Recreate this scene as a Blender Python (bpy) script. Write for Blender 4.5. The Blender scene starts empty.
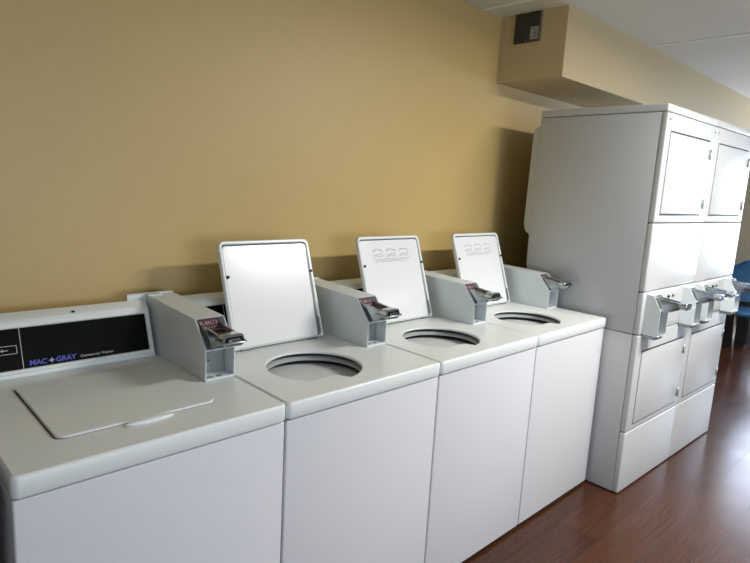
import bpy, bmesh, math, random
from mathutils import Vector, Matrix
random.seed(7)
S = bpy.context.scene
COL = S.collection
PI = math.pi

# ------------------------------------------------------------------ materials
def mat(name, col, rough=.5, metal=0., coat=0., bump=None, emit=None, spec=.5):
    m = bpy.data.materials.new(name); m.use_nodes = True
    nt = m.node_tree; b = nt.nodes['Principled BSDF']
    b.inputs['Base Color'].default_value = (*col, 1)
    b.inputs['Roughness'].default_value = rough
    b.inputs['Metallic'].default_value = metal
    b.inputs['Coat Weight'].default_value = coat
    b.inputs['Coat Roughness'].default_value = .12
    b.inputs['Specular IOR Level'].default_value = spec
    if emit:
        b.inputs['Emission Color'].default_value = (*emit[0], 1)
        b.inputs['Emission Strength'].default_value = emit[1]
    if bump:
        sc, st, dist = bump
        tc = nt.nodes.new('ShaderNodeTexCoord'); no = nt.nodes.new('ShaderNodeTexNoise')
        no.inputs['Scale'].default_value = sc; no.inputs['Detail'].default_value = 3
        bp = nt.nodes.new('ShaderNodeBump'); bp.inputs['Strength'].default_value = st; bp.inputs['Distance'].default_value = dist
        nt.links.new(tc.outputs['Object'], no.inputs['Vector'])
        nt.links.new(no.outputs['Fac'], bp.inputs['Height'])
        nt.links.new(bp.outputs['Normal'], b.inputs['Normal'])
    return m

def noise_tint(m, sc, c1, c2, lo=.35, hi=.65, scale3=(1,1,1)):
    nt = m.node_tree; b = nt.nodes['Principled BSDF']
    tc = nt.nodes.new('ShaderNodeTexCoord'); mp = nt.nodes.new('ShaderNodeMapping'); mp.inputs['Scale'].default_value = scale3
    no = nt.nodes.new('ShaderNodeTexNoise'); no.inputs['Scale'].default_value = sc; no.inputs['Detail'].default_value = 5
    cr = nt.nodes.new('ShaderNodeValToRGB')
    cr.color_ramp.elements[0].position = lo; cr.color_ramp.elements[0].color = (*c1, 1)
    cr.color_ramp.elements[1].position = hi; cr.color_ramp.elements[1].color = (*c2, 1)
    nt.links.new(tc.outputs['Object'], mp.inputs['Vector']); nt.links.new(mp.outputs['Vector'], no.inputs['Vector'])
    nt.links.new(no.outputs['Fac'], cr.inputs['Fac']); nt.links.new(cr.outputs['Color'], b.inputs['Base Color'])

M = {}
M['wall'] = mat('tan_wall_paint', (.46, .345, .145), .46, bump=(220, .12, .002))
noise_tint(M['wall'], 1.3, (.54, .395, .158), (.56, .415, .17))
M['soffit'] = mat('lit_tan_soffit', (.52, .41, .22), .5, bump=(220, .12, .002))  # tan paint with the bright light on its front mixed into the colour
M['side'] = mat('grey_end_wall_paint', (.31, .31, .30), .6)
M['ceil'] = mat('ceiling_tile', (.66, .63, .54), .8, bump=(300, .3, .002))
M['seam'] = mat('ceiling_seam_white', (.85, .85, .83), .6)
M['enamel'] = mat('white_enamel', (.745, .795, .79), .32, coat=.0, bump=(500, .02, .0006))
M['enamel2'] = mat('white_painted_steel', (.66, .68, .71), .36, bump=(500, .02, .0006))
M['lidin'] = mat('lid_liner_enamel', (.74, .765, .77), .27, coat=.25)
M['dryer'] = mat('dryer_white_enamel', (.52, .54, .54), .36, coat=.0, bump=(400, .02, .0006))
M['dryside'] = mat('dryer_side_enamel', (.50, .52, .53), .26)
M['meter'] = mat('meter_case_paint', (.68, .74, .765), .42, bump=(600, .06, .0006))
M['grey'] = mat('grey_vault_plate', (.26, .285, .285), .38, metal=.25)
M['black'] = mat('black_console_glass', (.003, .005, .005), .14, spec=.12)
M['dark'] = mat('dark_gap', (.015, .015, .016), .6)
M['rubber'] = mat('black_rubber', (.012, .012, .012), .7)
M['chrome'] = mat('worn_chrome', (.44, .48, .51), .2, metal=1)
M['chromed'] = mat('dull_chrome', (.30, .33, .35), .34, metal=1)
M['silver'] = mat('silver_print', (.62, .64, .64), .5)
M['blueprint'] = mat('blue_logo_print', (.07, .09, .50), .5)
M['lightblue'] = mat('pale_blue_print', (.28, .33, .62), .5)
M['redlab'] = mat('dark_red_decal', (.075, .02, .028), .45)
M['pinkp'] = mat('pale_decal_print', (.42, .27, .29), .5)
M['greyp'] = mat('faint_grey_print', (.34, .36, .37), .5)
M['tub'] = mat('tub_plastic', (.42, .46, .47), .4)
M['basket'] = mat('washer_basket', (.20, .25, .27), .4, metal=.2)
M['plate'] = mat('dark_steel_plate', (.055, .048, .038), .55, metal=.3)
M['label'] = mat('pale_label', (.38, .36, .32), .6)
M['bluech'] = mat('blue_chair_plastic', (.015, .10, .25), .4)
M['blackp'] = mat('black_plastic', (.012, .012, .014), .5)
M['bin'] = mat('dark_grey_plastic', (.03, .033, .035), .45)
M['legm'] = mat('grey_steel_leg', (.42, .42, .43), .35, metal=.9)
M['frame'] = mat('white_window_frame', (.7, .7, .7), .4)
M['base'] = mat('brown_baseboard', (.05, .03, .02), .5)
M['lamp'] = mat('lamp_diffuser', (.9, .9, .88), .5, emit=((1, .95, .88), 3.0))

def floor_mat():
    m = bpy.data.materials.new('wood_laminate_floor'); m.use_nodes = True
    nt = m.node_tree; b = nt.nodes['Principled BSDF']; L = nt.links.new; N = nt.nodes.new
    tc = N('ShaderNodeTexCoord'); mp = N('ShaderNodeMapping'); mp.inputs['Location'].default_value = (.35, .086, 0)
    L(tc.outputs['Object'], mp.inputs['Vector'])
    br = N('ShaderNodeTexBrick'); br.offset = .37
    br.inputs['Scale'].default_value = 1; br.inputs['Brick Width'].default_value = 1.25; br.inputs['Row Height'].default_value = .187
    br.inputs['Mortar Size'].default_value = .0016; br.inputs['Mortar Smooth'].default_value = .1; br.inputs['Bias'].default_value = 0
    br.inputs['Color1'].default_value = (.052, .018, .0075, 1); br.inputs['Color2'].default_value = (.070, .025, .0105, 1)
    br.inputs['Mortar'].default_value = (.02, .008, .004, 1)
    L(mp.outputs['Vector'], br.inputs['Vector'])
    b.inputs['Specular IOR Level'].default_value = .38
    m2 = N('ShaderNodeMapping'); m2.inputs['Scale'].default_value = (.9, 26, 1); L(tc.outputs['Object'], m2.inputs['Vector'])
    no = N('ShaderNodeTexNoise'); no.inputs['Scale'].default_value = 3; no.inputs['Detail'].default_value = 7; no.inputs['Distortion'].default_value = .25
    L(m2.outputs['Vector'], no.inputs['Vector'])
    cr = N('ShaderNodeValToRGB'); cr.color_ramp.elements[0].position = .3; cr.color_ramp.elements[0].color = (.72, .68, .66, 1)
    cr.color_ramp.elements[1].position = .72; cr.color_ramp.elements[1].color = (1.2, 1.17, 1.15, 1)
    L(no.outputs['Fac'], cr.inputs['Fac'])
    mx = N('ShaderNodeMix'); mx.data_type = 'RGBA'; mx.blend_type = 'MULTIPLY'; mx.inputs[0].default_value = 1
    L(br.outputs['Color'], mx.inputs[6]); L(cr.outputs['Color'], mx.inputs[7])
    L(mx.outputs[2], b.inputs['Base Color'])
    n3 = N('ShaderNodeTexNoise'); n3.inputs['Scale'].default_value = 5; n3.inputs['Detail'].default_value = 3; L(tc.outputs['Object'], n3.inputs['Vector'])
    mr = N('ShaderNodeMapRange'); mr.inputs['To Min'].default_value = .17; mr.inputs['To Max'].default_value = .28
    L(n3.outputs['Fac'], mr.inputs['Value']); L(mr.outputs['Result'], b.inputs['Roughness'])
    bp = N('ShaderNodeBump'); bp.inputs['Strength'].default_value = .25; bp.inputs['Distance'].default_value = .002
    inv = N('ShaderNodeMath'); inv.operation = 'SUBTRACT'; inv.inputs[0].default_value = 1; L(br.outputs['Fac'], inv.inputs[1])
    L(inv.outputs[0], bp.inputs['Height']); L(bp.outputs['Normal'], b.inputs['Normal'])
    return m
M['floor'] = floor_mat()
def glass_mat():
    m = bpy.data.materials.new('window_glass'); m.use_nodes = True
    b = m.node_tree.nodes['Principled BSDF']
    b.inputs['Base Color'].default_value = (1, 1, 1, 1); b.inputs['Roughness'].default_value = 0
    b.inputs['Transmission Weight'].default_value = 1; b.inputs['IOR'].default_value = 1.02
    return m
M['glass'] = glass_mat()

# ------------------------------------------------------------------ mesh helpers
class MB:
    """collects shapes into one bmesh with several material slots"""
    def __init__(s): s.bm = bmesh.new(); s.mats = []
    def mi(s, m):
        if m not in s.mats: s.mats.append(m)
        return s.mats.index(m)
    def add(s, sub, m, mtx=None, smooth=False):
        i = s.mi(m)
        if mtx is not None: bmesh.ops.transform(sub, matrix=mtx, verts=sub.verts)
        bmesh.ops.recalc_face_normals(sub, faces=sub.faces)
        vm = {v: s.bm.verts.new(v.co) for v in sub.verts}
        for f in sub.faces:
            try: g = s.bm.faces.new([vm[v] for v in f.verts])
            except ValueError: continue
            g.material_index = i; g.smooth = smooth or f.smooth
        sub.free()
        return s
    def box(s, lo, hi, m, bev=0, seg=2, mtx=None):
        b = bmesh.new(); bmesh.ops.create_cube(b, size=1)
        for v in b.verts:
            v.co = Vector([(lo[k]+hi[k])/2 + v.co[k]*(hi[k]-lo[k]) for k in range(3)])
        if bev: bmesh.ops.bevel(b, geom=b.edges[:], offset=bev, segments=seg, profile=.5, affect='EDGES')
        if bev:
            for f in b.faces: f.smooth = True
        return s.add(b, m, mtx)
    def prism(s, pts, x0, x1, m, bev=0, seg=2, mtx=None, axis='x'):
        """polygon of (y,z) extruded along x; axis 'z': polygon (x,y) along z; axis 'y': polygon (x,z)"""
        b = bmesh.new()
        def P(p, t): return {'x': (t, p[0], p[1]), 'y': (p[0], t, p[1]), 'z': (p[0], p[1], t)}[axis]
        A = [b.verts.new(P(p, x0)) for p in pts]; B = [b.verts.new(P(p, x1)) for p in pts]
        n = len(pts); b.faces.new(A); b.faces.new(B[::-1])
        for i in range(n): b.faces.new((A[i], B[i], B[(i+1) % n], A[(i+1) % n]))
        bmesh.ops.recalc_face_normals(b, faces=b.faces)
        if bev:
            bmesh.ops.bevel(b, geom=b.edges[:], offset=bev, segments=seg, profile=.5, affect='EDGES')
            for f in b.faces: f.smooth = True
        return s.add(b, m, mtx)
    def cyl(s, c, r, h, m, axis='z', n=24, r2=None, mtx=None, bev=0):
        b = bmesh.new(); bmesh.ops.create_cone(b, cap_ends=True, segments=n, radius1=r, radius2=r if r2 is None else r2, depth=h)
        for f in b.faces: f.smooth = len(f.verts) == 4
        if bev: bmesh.ops.bevel(b, geom=[e for e in b.edges if not all(len(f.verts) == 4 for f in e.link_faces)], offset=bev, segments=2, affect='EDGES')
        rot = {'z': Matrix(), 'y': Matrix.Rotation(PI/2, 4, 'X'), 'x': Matrix.Rotation(PI/2, 4, 'Y')}[axis]
        T = Matrix.Translation(c) @ rot
        return s.add(b, m, (mtx @ T) if mtx is not None else T)
    def tube(s, pts, r, m, n=8, closed=False, mtx=None):
        b = bmesh.new(); pts = [Vector(p) for p in pts]; rings = []; N = len(pts)
        up = Vector((0, 0, 1))
        for i, p in enumerate(pts):
            a = pts[(i-1) % N] if (closed or i > 0) else p; c = pts[(i+1) % N] if (closed or i < N-1) else p
            t = (c-a).normalized(); u = up if abs(t.dot(up)) < .95 else Vector((1, 0, 0))
            x = t.cross(u).normalized(); y = t.cross(x)
            rings.append([b.verts.new(p + (x*math.cos(k*2*PI/n)+y*math.sin(k*2*PI/n))*r) for k in range(n)])
        for i in range(N if closed else N-1):
            A = rings[i]; B = rings[(i+1) % N]
            for k in range(n): b.faces.new((A[k], A[(k+1) % n], B[(k+1) % n], B[k])).smooth = True
        if not closed: b.faces.new(rings[0][::-1]); b.faces.new(rings[-1])
        return s.add(b, m, mtx)
    def lathe(s, prof, c, m, n=56, mtx=None):
        b = bmesh.new(); rings = [[b.verts.new((c[0]+r*math.cos(k*2*PI/n), c[1]+r*math.sin(k*2*PI/n), c[2]+z)) for k in range(n)] for r, z in prof]
        for A, B in zip(rings, rings[1:]):
            for k in range(n): b.faces.new((A[k], A[(k+1) % n], B[(k+1) % n], B[k])).smooth = True
        return s.add(b, m, mtx)
    def loops(s, rings, m, cap0=False, cap1=False, mtx=None, smooth=True):
        b = bmesh.new(); R = [[b.verts.new(p) for p in r] for r in rings]
        for A, B in zip(R, R[1:]):
            n = len(A)
            for k in range(n): b.faces.new((A[k], A[(k+1) % n], B[(k+1) % n], B[k])).smooth = smooth
        if cap0: b.faces.new(R[0])
        if cap1: b.faces.new(R[-1])
        return s.add(b, m, mtx)
    def build(s, name, parent=None, angle=35):
        me = bpy.data.meshes.new(name); s.bm.normal_update()
        for e in s.bm.edges:
            if len(e.link_faces) == 2 and e.calc_face_angle(0) > math.radians(angle): e.smooth = False
        s.bm.to_mesh(me); s.bm.free()
        for m in s.mats: me.materials.append(M[m])
        o = bpy.data.objects.new(name, me); COL.objects.link(o)
        if parent: o.parent = parent
        return o

def rrect(x0, y0, x1, y1, r, n=6):
    out = []
    for cx, cy, a in ((x1-r, y1-r, 0), (x0+r, y1-r, 90), (x0+r, y0+r, 180), (x1-r, y0+r, 270)):
        for k in range(n+1):
            t = math.radians(a+90*k/n); out.append((cx+r*math.cos(t), cy+r*math.sin(t)))
    return out

def fill_with_hole(mb, outer, inner, z, m):
    b = bmesh.new(); ed = []
    for lp in (outer, inner):
        if not lp: continue
        vs = [b.verts.new((p[0], p[1], z)) for p in lp]
        for i in range(len(vs)): ed.append(b.edges.new((vs[i], vs[(i+1) % len(vs)])))
    bmesh.ops.triangle_fill(b, edges=ed, use_beauty=True, use_dissolve=False)
    mb.add(b, m)

def tag(o, label, cat, group=None, kind=None):
    if label: o['label'] = label
    if cat: o['category'] = cat
    if group: o['group'] = group
    if kind: o['kind'] = kind
    return o
def empty(name, loc, rz=0):
    o = bpy.data.objects.new(name, None); COL.objects.link(o); o.location = loc; o.rotation_euler = (0, 0, rz)
    o.empty_display_size = .1
    return o
def copy_tree(o, kids, parent=None):
    c = o.copy(); COL.objects.link(c)
    if parent: c.parent = parent
    for ch in kids.get(o.name, []): copy_tree(ch, kids, c)
    return c
def kidmap():
    k = {}
    for o in bpy.data.objects:
        if o.parent: k.setdefault(o.parent.name, []).append(o)
    return k
def text_bm(body, size, align='LEFT', extrude=.0003, shear=0, bold=0):
    cu = bpy.data.curves.new('t', 'FONT'); cu.body = body; cu.size = size; cu.align_x = align; cu.extrude = extrude; cu.shear = shear; cu.offset = bold
    cu.resolution_u = 2
    o = bpy.data.objects.new('t', cu); COL.objects.link(o)
    dg = bpy.context.evaluated_depsgraph_get(); me = bpy.data.meshes.new_from_object(o.evaluated_get(dg))
    b = bmesh.new(); b.from_mesh(me)
    bpy.data.objects.remove(o); bpy.data.meshes.remove(me); bpy.data.curves.remove(cu)
    return b
def structure(o): o['kind'] = 'structure'; return o

# ------------------------------------------------------------------ the room
CE = 2.455; WY = .80; FX = 7.6; LX = -.72; FY = -4.3
SOX, SOY, SOZ = 2.607, .393, 2.105
mb = MB(); mb.box((LX-.1, FY-.1, -.1), (FX+.1, WY+.1, 0), 'floor'); structure(mb.build('floor'))
mb = MB(); mb.box((LX-.1, FY-.1, CE), (FX+.1, WY+.1, CE+.1), 'ceil')
for k in range(-3, 4):
    x = 3.65+k*1.22
    if LX < x < FX-.1 and k != 1: mb.box((x-.009, FY, CE-.003), (x+.009, (SOY-.001) if x > SOX else WY, CE), 'seam')
for y in (-2.6,):
    mb.box((LX, y-.009, CE-.003), (FX, y+.009, CE), 'seam')
structure(mb.build('ceiling'))
mb = MB(); mb.box((LX-.1, WY, 0), (FX+.1, WY+.1, CE), 'wall'); structure(mb.build('wall_back'))
mb = MB(); mb.box((LX-.1, FY, 0), (LX, WY, CE), 'side'); structure(mb.build('wall_left'))
def holed_wall(name, axis, t0, t1, a0, a1, wins, m):
    """axis x: wall in the yz plane from x=t0..t1; wins (lo,hi,z0,z1)"""
    mb = MB()
    def bx(l, h, z0, z1):
        if h-l < .001 or z1-z0 < .001: return
        if axis == 'x': mb.box((t0, l, z0), (t1, h, z1), m)
        else: mb.box((l, t0, z0), (h, t1, z1), m)
    cur = a0
    for l, h, z0, z1 in wins:
        bx(cur, l, 0, CE); bx(l, h, 0, z0); bx(l, h, z1, CE); cur = h
    bx(cur, a1, 0, CE)
    structure(mb.build(name))
def window(name, axis, t, l, h, z0, z1):
    e = empty(name, (0, 0, 0)); e['kind'] = 'structure'
    f = MB(); w = .05
    def bx(a, b, c, d, dt=.04, m='frame', mbb=None):
        q = mbb or f
        if axis == 'x': q.box((t-dt, a, c), (t+dt, b, d), m)
        else: q.box((a, t-dt, c), (b, t+dt, d), m)
    bx(l, h, z0, z0+w); bx(l, h, z1-w, z1); bx(l, l+w, z0+w, z1-w); bx(h-w, h, z0+w, z1-w)
    mid = (l+h)/2; bx(mid-.02, mid+.02, z0+w, z1-w)
    f.build('window_frame', e)
    g = MB(); bx(l+w, mid-.02, z0+w, z1-w, .003, 'glass', g); bx(mid+.02, h-w, z0+w, z1-w, .003, 'glass', g); g.build('glass_pane', e)
EW = (-2.2, .48, .5, 2.2)
holed_wall('wall_right', 'x', FX, FX+.1, FY, WY, [EW], 'side')
window('window_1', 'x', FX+.05, *EW)
FW = (-.5, 2.1, .8, 2.0)
holed_wall('wall_front', 'y', FY-.1, FY, LX-.1, FX+.1, [FW], 'side')
window('window_2', 'y', FY-.05, *FW)
# boxed-in duct under the ceiling
mb = MB(); mb.box((SOX, SOY, SOZ), (FX, WY, CE), 'soffit'); structure(mb.build('trim_1'))
mb = MB(); mb.box((-.5, WY-.012, 0), (FX, WY, .09), 'base', .003); structure(mb.build('baseboard_back'))

# junction cover plate on the end of the boxed duct
e = empty('junction_cover_plate', (SOX, .622, 2.30))
mb = MB(); mb.box((-.010, -.08, 0), (0, .08, .152), 'plate', .002)
mb.build('cover_plate', e)
mb = MB(); mb.box((-.014, -.083, .0), (0, -.0795, .152), 'chrome'); mb.build('bright_edge', e)
mb = MB(); mb.box((-.0108, -.070, .012), (-.010, -.022, .075), 'label')
for k in range(5): mb.box((-.0112, -.065, .02+k*.011), (-.0108, -.030-(k % 2)*.01, .024+k*.011), 'plate')
mb.build('paper_label', e)
for z in (.006, .146):
    mb = MB(); mb.cyl((-.012, 0, z), .004, .004, 'chrome', 'x', 12); mb.build('screw', e)
tag(e, 'dark steel cover plate with a pale label, high on the end of the duct box', 'plate')

# ------------------------------------------------------------------ lamps
def fixture(x, y, lx, ly, label, power, col=(1, .965, .90)):
    e = empty('ceiling_light', (x, y, CE-.05))
    mb = MB(); mb.box((-lx/2-.02, -ly/2-.02, 0), (lx/2+.02, ly/2+.02, .05), 'frame', .004); mb.build('light_housing', e)
    mb = MB(); mb.box((-lx/2, -ly/2, -.018), (lx/2, ly/2, .0), 'lamp', .008); mb.build('diffuser', e)
    tag(e, label, 'ceiling light')
    l = bpy.data.lights.new('fluorescent_glow', 'AREA'); l.shape = 'RECTANGLE'; l.size = lx; l.size_y = ly; l.energy = power; l.color = col
    o = bpy.data.objects.new('fluorescent_glow', l); COL.objects.link(o); o.location = (x, y, CE-.072)
fixture(2.62, -1.35, .95, .20, 'long fluorescent ceiling light nearest the machines', 64)
fixture(5.2, -3.0, .95, .30, 'fluorescent ceiling light at the far end of the room', 5)

def daylight(loc, rot, sx, sy, power, col):
    l = bpy.data.lights.new('daylight', 'AREA'); l.shape = 'RECTANGLE'; l.size = sx; l.size_y = sy; l.energy = power; l.color = col
    o = bpy.data.objects.new('daylight', l); COL.objects.link(o); o.location = loc; o.rotation_euler = rot
daylight((FX-.02, (EW[0]+EW[1])/2, (EW[2]+EW[3])/2), (0, PI/2, 0), EW[3]-EW[2]-.1, EW[1]-EW[0]-.1, 95, (.68, .79, 1))
daylight(((FW[0]+FW[1])/2, FY+.02, (FW[2]+FW[3])/2), (PI/2, 0, 0), FW[1]-FW[0]-.1, FW[3]-FW[2]-.1, 40, (.80, .875, 1))
w = bpy.data.worlds.new('sky'); S.world = w; w.use_nodes = True
w.node_tree.nodes['Background'].inputs['Color'].default_value = (.75, .85, 1, 1); w.node_tree.nodes['Background'].inputs['Strength'].default_value = 1.0

# ------------------------------------------------------------------ coin slide (shared)
def coin_slide(parent, o, s=1.0, length=.155):
    """o = middle of the slide's root on the meter face; the slide points to -y"""
    T = Matrix.Translation(o) @ Matrix.Rotation(math.radians(-3), 4, 'X') @ Matrix.Diagonal((s*.78, s, s, 1))
    L = length
    mb = MB()
    for sx in (-1, 1):                                              # cheeks, deep at the face and slim at the tip
        pts = [(0.012, -.044), (0.012, .026), (-.03, .024), (-L+.030, .012), (-L+.030, -.016), (-.070, -.034), (-.03, -.046)]
        x = sx*.036
        mb.prism(pts, x-.004, x+.004, 'chrome', .0015, 2, T)
    mb.box((-.034, -L+.03, -.014), (.034, .012, -.006), 'chromed', .002, 2, T)    # slide bed
    mb.box((-.024, -L+.05, -.006), (.024, .0, .006), 'chrome', .003, 2, T)        # moving bar
    for k in range(4):
        mb.box((-.020+k*.0115, -.085, .006), (-.013+k*.0115, -.045, .0068), 'dark', 0, 2, T)   # coin slots
    mb.box((-.034, -.02, -.045), (.034, .01, -.03), 'chromed', .003, 2, T)
    mb.build('slide_body', parent)
    mb = MB()
    lp = rrect(-.042, -.017, .042, .017, .016, 6)                   # rounded tip with a dark hollow and a bright key
    ins = rrect(-.034, -.010, .034, .010, .0095, 6)
    def ring(l, y): return [(p[0], y, p[1]) for p in l]
    y1 = -L; y0 = -L+.042
    mb.loops([ring(rrect(-.036, -.013, .036, .013, .012, 6), y0), ring(lp, y0-.008), ring(lp, y1+.003), ring(rrect(-.039, -.014, .039, .014, .013, 6), y1), ring(ins, y1), ring(ins, y1+.014)], 'chrome', cap0=True, mtx=T)
    b = bmesh.new(); b.faces.new([b.verts.new(p) for p in ring(ins, y1+.0135)]); mb.add(b, 'dark', T)
    mb.loops([ring(rrect(-.024, -.006, .024, .006, .0055, 6), y1+.014), ring(rrect(-.024, -.006, .024, .006, .0055, 6), y1-.003)], 'chrome', cap1=True, mtx=T)
    for k in (-.012, 0, .012): mb.box((k-.0014, y1-.0034, -.004), (k+.0014, y1-.0029, .004), 'dark', 0, 2, T)
    pts = [(-.046, y0+.01, -.004)] + [(-.046+.014*(1-math.cos(a)), y1+.006-.016*math.sin(a), -.004) for a in [k*PI/10 for k in range(1, 6)]]
    pts += [(-p[0], p[1], p[2]) for p in pts[::-1]]
    mb.tube(pts, .0028, 'chrome', 8, mtx=T)
    mb.build('slide_tip', parent)

def meter_case(parent, x0, x1, prof_front, ytop, yback, zb, ztop_back, screw=True, label='red', slide_s=1.0, niche=.052, slots=True, L=.17):
    """prof_front: (y_low, z_low..z_mid, y_top, z_top): a case with a vertical lower niche and a slanted upper recess"""
    y0, zm, yt, zt = prof_front
    t = .003
    mb = MB()
    side = [(y0, zb), (y0, zm), (yt, zt), (yback, ztop_back), (yback, zb)]
    mb.prism(side, x0, x0+t, 'meter', .0008, 1); mb.prism(side, x1-t, x1, 'meter', .0008, 1)
    # top sheet
    mb.prism([(yt, zt), (yback, ztop_back), (yback, ztop_back-t), (yt+.002, zt-t)], x0+t, x1-t, 'meter')
    mb.box((x0+t, yback-t, zb), (x1-t, yback, ztop_back-t), 'meter')
    # ledge under the slanted recess
    mb.box((x0+t, y0, zm-.004), (x1-t, y0+niche, zm), 'meter', .0008, 1)
    # slanted back of the upper recess
    d = .014
    dy, dz = yt-y0, zt-zm; l = math.hypot(dy, dz); ny, nz = dz/l*d, -dy/l*d
    mb.prism([(y0+ny+.004, zm), (yt+ny, zt+nz+.004), (yt+ny+.003, zt+nz+.004), (y0+ny+.009, zm)], x0+t, x1-t, 'grey')
    mb.prism([(yt, zt-.001), (yt+ny, zt+nz+.006), (yt+ny+.004, zt-.001)], x0+t, x1-t, 'meter')
    # floor of the lower niche
    mb.box((x0+t, y0, zb), (x1-t, y0+niche, zb+.006), 'meter', .0008, 1)
    if slots:
        for xx in (x0+.022, x0+.052):
            mb.box((xx-.009, y0+.012, zb+.006), (xx+.009, y0+.019, zb+.0066), 'dark')
    case = mb.build('coin_meter', parent)
    # vault plate
    mb = MB(); mb.box((x0+t, y0+niche, zb), (x1-t, y0+niche+.004, zm-.004), 'grey', .0008, 1)
    mb.cyl((x0+.034, y0+niche-.001, (zb+zm)/2), .006, .004, 'chromed', 'y', 16)
    mb.cyl((x0+.034, y0+niche-.0034, (zb+zm)/2), .0035, .001, 'dark', 'y', 12)
    mb.build('vault_door', case)
    # decal on the slanted plate
    ang = math.atan2(dz, dy)
    T = Matrix.Translation((0, y0+ny+.0038, zm)) @ Matrix.Rotation(ang, 4, 'X')
    if label == 'red':
        mb = MB(); mb.box((x0+.012, l*.42, .0), (x1-.012, l-.010, .0012), 'redlab', 0, 1, T)
        rnd = random.Random(5)
        for r, (h, yy) in enumerate(((.013, l-.028), (.005, l-.040), (.005, l-.050))):
            x = x0+.016
            while x < x1-.022:
                wd = rnd.uniform(.003, .007)
                mb.box((x, yy, .0012), (x+.0014, yy+h, .0017), 'pinkp', 0, 1, T)
                mb.box((x, yy+rnd.choice((0, h-.0015)), .0012), (x+wd, yy+h*.2+rnd.choice((0, h*.6)), .0017), 'pinkp', 0, 1, T)
                x += wd+.003
        o = mb.build('decal', case); o['label'] = 'dark red decal with pale print'
    # slide
    # slide is a further part of the machine, so it can carry its tip as a sub-part
    return case

def add_slide(parent, x, y, z, s=1.0, L=.155):
    mbase = MB()
    T = Matrix.Translation((x, y, z))
    mbase.box((-.040*s, .0, -.030*s), (.040*s, .008, .030*s), 'chromed', .003, 2, T @ Matrix.Rotation(math.radians(-38), 4, 'X'))
    b = mbase.build('coin_slide', parent)
    coin_slide(b, (x, y, z), s, L)
    return b

# ------------------------------------------------------------------ washers
P, H, TT, DEP = .65, .9023, .048, .70
G = .003
def opening():
    pts = []
    cx, cy, r = .266, .226, .162
    for k in range(48):
        a = 2*PI*k/48; x = cx+r*math.cos(a); y = cy+r*math.sin(a)
        if y < .107 and x < .285:
            y = .107
            if x > .268: y = .107-(x-.268)/.017*.022
        pts.append((x, y))
    return pts
def offset_loop(lp, d):
    cx = sum(p[0] for p in lp)/len(lp); cy = sum(p[1] for p in lp)/len(lp); out = []
    for p in lp:
        v = Vector((p[0]-cx, p[1]-cy)); v = v*(1+d/v.length); out.append((cx+v.x, cy+v.y))
    return out

def make_lid_mesh(parent, opened):
    W0, W1, LL = .116, .505, .385
    if opened:
        piv = Matrix.Translation((0, .474, H+.010)) @ Matrix.Rotation(math.radians(-(90+19)), 4, 'X')
        # lid local: y from 0 (hinge) to -LL (front edge), +z outer face -> rotated up
    else:
        piv = Matrix.Translation((0, .507, H))
    mb = MB()
    def lidloop(x0, y0, x1, y1, r, rh=.003, n=6):
        out = []
        for cx, cy, a, q in ((x1-rh, y1-rh, 0, rh), (x0+rh, y1-rh, 90, rh), (x0+r, y0+r, 180, r), (x1-r, y0+r, 270, r)):
            for k in range(n+1):
                t = math.radians(a+90*k/n); out.append((cx+q*math.cos(t), cy+q*math.sin(t)))
        return out
    out = lidloop(W0, -LL, W1, 0, .022)
    if opened:
        t = .022
        def R(lp, z): return [(p[0], p[1], z) for p in lp]
        i1 = lidloop(W0+.003, -LL+.003, W1-.003, -.003, .020)
        i2 = lidloop(W0+.010, -LL+.012, W1-.014, -.004, .014)
        mb.loops([R(i1, t), R(out, t-.004), R(out, .003), R(i1, 0), R(lidloop(W0+.008, -LL+.010, W1-.012, -.0035, .016), 0), R(i2, .003), R(i2, t-.006)], 'enamel', cap0=True, mtx=piv)
        b = bmesh.new(); b.faces.new([b.verts.new(p) for p in R(i2, t-.0065)]); mb.add(b, 'dark', piv)  # dark sheet painted in for the shade in the gap round the liner
        lid = mb.build('lid', parent)
        q = MB()
        lin = lidloop(W0+.0105, -LL+.0165, W1-.021, -.0045, .016, .003, 8)
        lin = [(p[0]+(.006 if (p[1] < -LL*.40 and p[0] > .45) else (-.003 if p[0] > .45 else 0)), p[1]) for p in lin]
        q.loops([R(lin, t-.007), R(lin, .006), R(offset_loop(lin, -.004), .0035)], 'lidin', cap1=True, mtx=piv)
        q.build('lid_liner', lid)
        for x in (W0+.017, W1-.010):
            q = MB(); q.cyl((x, -LL*.665, .001), .0055, .006, 'rubber', 'z', 14, mtx=piv); q.build('rubber_bumper', lid)
        q = MB(); q.box((W1-.016, -.075, -.002), (W1-.009, -.012, .004), 'grey', .001, 1, piv); q.build('lid_catch', lid)
        for x in (W0+.05, W1-.05):
            q = MB(); q.cyl((x, .0, .012), .006, .04, 'chromed', 'x', 12, mtx=piv); q.build('hinge', lid)
        return lid, piv, (W0, W1, LL)
    def R(lp, z): return [(p[0], p[1], z) for p in lp]
    mb.loops([R(out, .0005), R(out, .004), R(offset_loop(out, -.003), .006)], 'enamel', cap1=True, mtx=piv)
    g = rrect(W0-.0035, -LL-.0008, W1+.001, .001, .022, 6)
    mb.loops([R(g, .0004), R(g, .0010)], 'dark', cap1=True, mtx=piv)
    lid = mb.build('lid', parent)
    q = MB(); b = bmesh.new(); bmesh.ops.create_uvsphere(b, u_segments=24, v_segments=12, radius=1)
    for v in b.verts: v.co = Vector((.318+v.co.x*.062, .105+v.co.y*.013, H+.004+v.co.z*.007))
    for f in b.faces: f.smooth = True
    q.add(b, 'enamel'); q.build('lid_grip', lid)
    return lid, piv, (W0, W1, LL)

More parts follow.
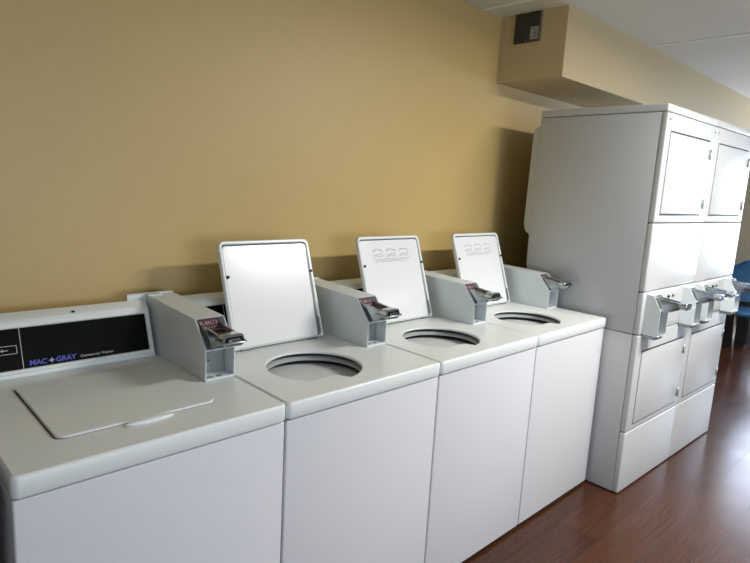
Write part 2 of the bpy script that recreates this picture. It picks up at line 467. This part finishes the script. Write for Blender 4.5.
def make_washer(opened, print_lid=False):
    e = empty('washing_machine', (0, 0, 0))
    # cabinet
    mb = MB()
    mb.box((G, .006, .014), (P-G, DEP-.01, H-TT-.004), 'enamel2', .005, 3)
    mb.build('cabinet', e)
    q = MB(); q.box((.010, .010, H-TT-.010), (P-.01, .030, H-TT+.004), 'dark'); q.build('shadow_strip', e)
    q = MB(); q.box((.02, .03, 0), (P-.02, DEP-.05, .016), 'dark'); q.build('plinth', e)
    # worktop with its rolled rim
    mb = MB()
    def R(lp, z): return [(p[0], p[1], z) for p in lp]
    o0 = rrect(.001, -.002, P-.001, DEP, .016, 6); o1 = rrect(.003, .000, P-.003, DEP-.002, .014, 6); o2 = rrect(.0075, .0045, P-.0075, DEP-.007, .012, 6)
    rings = [R(o1, H-TT+.001), R(o0, H-TT+.004), R(o0, H-.006), R(o1, H-.002), R(o2, H)]
    mb.loops(rings, 'enamel')
    hole = opening() if opened else None
    fill_with_hole(mb, o2, hole, H, 'enamel')
    b = bmesh.new(); b.faces.new([b.verts.new(p) for p in R(o1, H-TT+.001)]) if not opened else None
    if not opened: mb.add(b, 'enamel')
    else:
        b.free()
        ir = offset_loop(hole, -.004)
        mb.loops([R(hole, H), R(ir, H-.002), R(ir, H-.009), R(offset_loop(hole, .010), H-.010)], 'enamel')
    deck = mb.build('worktop', e, angle=50)
    if opened:
        c = (.268, .226, H)
        q = MB(); q.lathe([(.205, -.0105), (.176, -.011), (.175, -.0215), (.205, -.022)], c, 'rubber'); q.build('top_seal', e)
        q = MB(); q.lathe([(.205, -.0225), (.166, -.023), (.159, -.027), (.159, -.034), (.163, -.037), (.205, -.038)], c, 'tub'); q.build('tub_cover', e)
        q = MB(); q.lathe([(.205, -.0385), (.182, -.039), (.181, -.053), (.205, -.054)], c, 'rubber'); q.build('tub_seal', e)
        q = MB(); q.lathe([(.205, -.0545), (.170, -.055), (.163, -.060), (.164, -.068), (.172, -.074), (.195, -.080), (.205, -.095), (.205, -.44), (.18, -.47), (0.001, -.47)], c, 'basket'); q.build('wash_basket', e)
        q = MB(); q.lathe([(.001, -.26), (.03, -.262), (.04, -.28), (.042, -.40), (.09, -.45), (.15, -.469)], c, 'tub', 32)
        for k in range(4):
            T = Matrix.Translation(c) @ Matrix.Rotation(k*PI/2, 4, 'Z')
            q.prism([(.03, -.28), (.055, -.29), (.06, -.40), (.13, -.46), (.03, -.46)], -.004, .004, 'tub', 0, 1, T @ Matrix.Rotation(0, 4, 'Z'))
        q.build('agitator', e)
    lid, piv, (W0, W1, LL) = make_lid_mesh(e, opened)
    if opened:
        # the lid print is a separate mesh so that the plain lid can go without it
        pass
    # console
    mb = MB()
    XR = .540
    prof = [(.597, H), (.598, .912), (.648, 1.052), (.653, 1.060), (.664, 1.065), (.692, 1.076), (.699, 1.072), (.70, H)]
    mb.prism(prof, .004, XR, 'enamel', .0025, 2)
    ang = math.atan2(1.052-.912, .648-.598)
    T = Matrix.Translation((0, .598, .912)) @ Matrix.Rotation(ang, 4, 'X')      # local y runs up the face, z out of it
    hh = math.hypot(.05, .14)
    # raised bezel
    def FR(x0, y0, x1, y1, r, z): return [(p[0], p[1], z) for p in rrect(x0, y0, x1, y1, r, 4)]
    mb.loops([FR(.010, .004, XR-.006, hh+.002, .008, 0), FR(.011, .005, XR-.007, hh+.001, .007, .006), FR(.020, .013, XR-.014, hh-.012, .005, .006), FR(.023, .016, XR-.017, hh-.015, .004, .0008)], 'enamel', mtx=T)
    con = mb.build('console', e)
    q = MB(); q.box((.022, .015, -.001), (XR-.016, hh-.014, .0012), 'black', 0, 1, T)
    pn = q.build('control_panel', con)
    q2 = MB()
    q2.box((.160, .016, .0012), (.1615, hh-.015, .0018), 'silver', 0, 1, T)
    for a in ((.06, .085, .150, .0862), (.06, .062, .150, .0632), (.06, .062, .0612, .0862), (.1488, .062, .150, .0862), (.100, .073, .128, .0745), (.113, .070, .1148, .079)):
        q2.box((a[0], a[1], .0012), (a[2], a[3], .0018), 'silver', 0, 1, T)
    b = text_bm('MAC', .021, shear=.1, bold=.0006); q2.add(b, 'blueprint', T @ Matrix.Translation((.176, .022, .0014)))
    b = text_bm('GRAY', .021, shear=.1, bold=.0006); q2.add(b, 'blueprint', T @ Matrix.Translation((.245, .022, .0014)))
    star = [(.2345+(.009 if k % 2 == 0 else .0038)*math.sin(k*PI/4), .029+(.009 if k % 2 == 0 else .0038)*math.cos(k*PI/4)) for k in range(8)]
    q2.prism(star, .0012, .0020, 'lightblue', 0, 1, T, axis='z')
    b = text_bm('Commercial Washer', .0115, shear=.25); q2.add(b, 'silver', T @ Matrix.Translation((.312, .024, .0014)))
    q2.build('console_lettering', con)
    q = MB(); q.cyl((.312, .660, 1.0665), .0048, .004, 'rubber', 'z', 14); q.build('lock_hole', con)
    # coin meter
    x0, x1 = .553, .6495
    case = meter_case(e, x0, x1, (.277, .998, .345, 1.078), .345, .700, H+.0005, 1.090)
    add_slide(e, (x0+x1)/2, .345, 1.032, 1.08, .135)
    q = MB(); q.box((.49, .700, 1.02), (.65, .715, 1.094), 'meter', .001, 1)
    q.box((.55, .67, 1.0892), (.60, .70, 1.0935), 'meter', .001, 1); q.cyl((.578, .688, 1.0938), .004, .001, 'dark', 'z', 12)
    q.build('mounting_bracket', e)
    return e, piv

def lid_print(piv, parent):
    q = MB(); rnd = random.Random(3)
    x0, x1, yt = .19, .44, -.345
    # faint diagrams: bowls and strokes, seen from the inside so z is below the liner
    for k in range(3):
        cx = x0+.035+k*.082
        arc = [(cx+.030*math.cos(a), -.312-.014*math.sin(a), .0030) for a in [PI*.1+j*PI*.8/8 for j in range(9)]]
        q.tube(arc, .0014, 'greyp', 5, mtx=piv)
        q.tube([(cx-.028, -.300, .003), (cx+.026, -.306, .003)], .0013, 'greyp', 5, mtx=piv)
        for j in range(4):
            a = cx-.03+j*.016; yy = -.292-.003*(j % 2)
            q.box((a, yy-.0035, .0028), (a+.011, yy, .0034), 'greyp', 0, 1, piv)
        q.box((cx-.024, -.325-.002, .0028), (cx+.02*rnd.random(), -.325, .0034), 'greyp', 0, 1, piv)
    for j in range(3):
        q.box((x0+.01, -.284+j*.0062, .0028), (x1-.01-.02*j, -.2822+j*.0062, .0034), 'greyp', 0, 1, piv)
    return q.build('lid_print', parent)

WG = 'coin operated top loading washers in a row'
w1, _ = make_washer(False)
tag(w1, 'white washing machine with its lid closed and a black console panel, first on the left', 'washing machine', WG)
w2, piv = make_washer(True)
w2.location = (P, 0, 0)
tag(w2, 'white washing machine with a plain unprinted open lid, beside the closed one', 'washing machine', WG)
km = kidmap()
w3 = copy_tree(w2, km); w3.location = (2*P, 0, 0)
lid3 = [o for o in bpy.data.objects if o.parent == w3 and o.name.startswith('lid')][0]
lp = lid_print(piv, lid3); lp['label'] = 'faint grey instruction print'
tag(w3, 'white washing machine with a printed open lid, between two other open washers', 'washing machine', WG)
km = kidmap()
w4 = copy_tree(w3, km); w4.location = (3*P, 0, 0)
tag(w4, 'white washing machine with a printed open lid, right against the stacked dryers', 'washing machine', WG)

# ------------------------------------------------------------------ stacked dryers
DX, DY, YAW, WD, HD = 2.6135, -.1594, -.0287, .657, 1.9416
Z1, Z2, ZM, Z3 = 1.391, 1.0565, .841, .3336
def make_dryer():
    e = empty('stacked_dryer', (DX, DY, 0), YAW)
    g = .0015; DB = .665
    mb = MB()
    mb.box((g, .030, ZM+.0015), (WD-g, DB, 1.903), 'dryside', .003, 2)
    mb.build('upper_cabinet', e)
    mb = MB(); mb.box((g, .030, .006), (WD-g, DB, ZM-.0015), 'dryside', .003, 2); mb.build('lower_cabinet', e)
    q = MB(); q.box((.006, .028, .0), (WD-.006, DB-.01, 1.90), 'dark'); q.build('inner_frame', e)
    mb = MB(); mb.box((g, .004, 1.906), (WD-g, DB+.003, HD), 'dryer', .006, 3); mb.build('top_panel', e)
    # rear exhaust cover, rounded at the top
    pts = [(DB, 1.10), (DB, 1.86)]+[(DB+.05-.0+.0*k, 0) for k in ()]
    pts += [(DB+.04*math.sin(a), 1.83+.03*math.cos(a)) for a in [k*PI/12 for k in range(1, 6)]] + [(DB+.045, 1.80), (DB+.052, 1.33), (DB+.04, 1.29), (DB+.012, 1.27), (DB+.010, 1.10)]
    q = MB(); q.prism(pts, .01, WD-.05, 'dryside', .003, 2); q.build('rear_duct_cover', e)
    # front panels
    def panel(name, z0, z1, door=None, parent=e):
        mb = MB()
        zz0, zz1 = z0+.0018, z1-.0018
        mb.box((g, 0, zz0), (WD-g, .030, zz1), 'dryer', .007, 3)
        return mb.build(name, parent)
    p1 = panel('upper_front_panel', Z1, 1.904)
    p2 = panel('middle_front_panel', Z2, Z1)
    p3 = panel('meter_panel', ZM, Z2)
    p4 = panel('lower_front_panel', Z3, ZM)
    p5 = panel('base_panel', .004, Z3)
    def door(z0, z1, u0, u1, full):
        d = MB()
        # dark shadow gaps, then the door skin standing slightly proud
        d.box((u0, -.0046, z0), (u1, -.0002, z1), 'dryer', .002, 2)
        dd = d.build('door', e)
        q = MB()
        q.box((u0+.004, -.003, z1+.0006), (u1-.004, -.0002, z1+.0075), 'dark')
        q.box((u0-.002, -.003, z0-.0075 if full else z0-.004), (u1-.004, -.0002, z0-.0006), 'dark')
        q.box((u0-.003, -.0012, z0), (u0-.0006, -.0002, z1), 'greyp')
        q.box((u1+.0006, -.0012, z0), (u1+.003, -.0002, z1), 'greyp')
        q.build('door_gap', dd)
        for z in (z0+.055, z1-.065):
            q = MB(); q.box((u1+.008, -.006, z-.025), (u1+.020, .0, z+.025), 'greyp', .002, 1); q.cyl((u1+.014, -.007, z), .004, .052, 'chromed', 'z', 10); q.build('hinge', dd)
        return dd
    door(1.437, 1.815, .052, .572, True)
    door(.372, .748, .066, .606, False)
    for u in (.026, .634):
        q = MB(); q.cyl((u, -.001, 1.872), .0055, .004, 'chromed', 'y', 12); q.build('lock_screw', e)
    # the two coin meters of one stack
    for u in (.034, .497):
        case = meter_case(e, u, u+.10, (-.074, .978, -.034, 1.044), -.034, -.0005, .845, 1.046, label='none', niche=.05, slots=False)
        add_slide(e, u+.05, -.040, 1.006, 1.0, .14)
        q = MB(); q.box((u+.006, -.062, .826), (u+.094, -.0005, .8445), 'chromed', .002, 1); q.build('under_case_shadow', e)  # dull dark block stands in for the shadow under the meter case
    for u in (.30, .36):
        q = MB(); q.cyl((u, -.004, 1.012), .007, .008, 'rubber' if u < .33 else 'chromed', 'y', 14); q.build('start_button', e)
    q = MB()
    rnd = random.Random(9)
    for r in range(5):
        x = .20
        while x < .44:
            wd = rnd.uniform(.006, .022); q.box((x, -.0006, .872+r*.022), (x+wd, -.0001, .878+r*.022), 'silver'); x += wd+.007
    o = q.build('printed_instructions', e)
    return e
DG = 'stacked dryers at the end of the row'
d1 = make_dryer(); tag(d1, 'tall white double-stacked dryer with its grey side showing, next to the last washer', 'dryer', DG)
d2 = copy_tree(d1, kidmap()); d2.location = (DX+WD*math.cos(YAW), DY+WD*math.sin(YAW), 0)
tag(d2, 'tall white double-stacked dryer on the far right, with the blue chair beyond it', 'dryer', DG)

q = MB(); q.box((.06, .669, 0), (.60, .955, 1.90), 'dryside', .004, 2); q.build('added_light_block', d2)  # added unseen box, keeps end window light out of the shadow behind the dryers
# ------------------------------------------------------------------ blue chair and dark cabinet beyond the dryers
def make_chair():
    e = empty('blue_chair', (6.40, .17, 0), math.radians(-62))
    # local: front is -y
    q = MB()
    rows = []
    for j in range(7):
        t = j/6; z = .52+.42*t; hw = (.20+.04*math.sin(PI*min(1, t*1.1)))*(1 if t < .75 else math.sqrt(max(.05, 1-((t-.75)/.27)**2)))
        rows.append([(-hw+2*hw*k/10, .20+.09*t-.05*(((k-5)/5)**2), z) for k in range(11)])
    b = bmesh.new(); V = [[b.verts.new(p) for p in r] for r in rows]; V2 = [[b.verts.new((p[0], p[1]+.022, p[2])) for p in r] for r in rows]
    for A, fl in ((V, 0), (V2, 1)):
        for j in range(6):
            for k in range(10): b.faces.new((A[j][k], A[j][k+1], A[j+1][k+1], A[j+1][k])).smooth = True
    for j in range(6):
        for k in (0, 10): b.faces.new((V[j][k], V[j+1][k], V2[j+1][k], V2[j][k]))
    for k in range(10):
        for j in (0, 6): b.faces.new((V[j][k], V[j][k+1], V2[j][k+1], V2[j][k]))
    q.add(b, 'bluech'); q.build('backrest', e)
    q = MB(); q.prism(rrect(-.21, -.22, .21, .20, .06), .43, .465, 'bluech', .008, 2, None, 'z'); q.build('seat', e)
    for sx in (-1, 1):
        q = MB(); q.tube([(sx*.20, .30, .0), (sx*.205, .20, .44), (sx*.205, .235, .60), (sx*.19, .29, .90)], .011, 'legm', 10); q.build('leg', e)
        q = MB(); q.tube([(sx*.21, -.27, .0), (sx*.20, -.16, .43)], .011, 'legm', 10); q.build('leg', e)
        q = MB(); q.tube([(sx*.21, .26, .66), (sx*.235, .10, .67), (sx*.235, -.10, .66), (sx*.21, -.17, .62), (sx*.205, -.16, .44)], .012, 'legm', 10); q.build('armrest', e)
    tag(e, 'blue chair with thin grey metal legs, past the right edge of the dryers', 'chair')
make_chair()
e = empty('low_cabinet', (6.95, .50, 0))
q = MB(); q.box((-.26, -.24, .05), (.26, .24, .70), 'blackp', .006, 2); q.build('cabinet_body', e)
q = MB(); q.box((-.24, -.22, 0), (.24, .22, .05), 'rubber'); q.build('plinth', e)
q = MB(); q.box((-.274, -.23, .07), (-.26, .23, .68), 'blackp', .004, 2); q.cyl((-.28, -.15, .40), .006, .12, 'chromed', 'z', 10); q.build('door', e)
q = MB(); q.box((-.28, -.26, .70), (.28, .26, .73), 'blackp', .006, 2); q.build('cabinet_top', e)
tag(e, 'black low cabinet in the far corner behind the blue chair', 'cabinet')

e = empty('added_dark_bin', (-.188, .33, 0))  # added dark object, set close so the washer side goes dark
q = MB(); rings = [[(p[0]*k, p[1]*k, z) for p in rrect(-.17, -.30, .17, .30, .05, 6)] for k, z in ((.80, .0), (.84, .012), (.985, .83), (1, .835), (1, .85), (.96, .85), (.80, .03))]
q.loops(rings, 'bin', cap0=True, cap1=True); q.build('bin_body', e)
q = MB(); q.tube([(p[0]*1.01, p[1]*1.01, .843) for p in rrect(-.17, -.30, .17, .30, .05, 6)], .010, 'bin', 8, True); q.build('rim', e)
tag(e, 'added dark grey bin that darkens the left side of the closed washing machine', 'bin')

# ------------------------------------------------------------------ camera
cam = bpy.data.cameras.new('camera'); co = bpy.data.objects.new('camera', cam); COL.objects.link(co)
co.location = (-.2229, -1.2107, 1.5022); co.rotation_euler = (1.40253896, -.05432273, -.76238659)
cam.sensor_width = 36; cam.lens = 573.73/750*36; cam.clip_start = .02
S.camera = co
vs = S.view_settings; vs.view_transform = 'Standard'; vs.look = 'None'; vs.gamma = 1; vs.exposure = .36; vs.use_curve_mapping = False
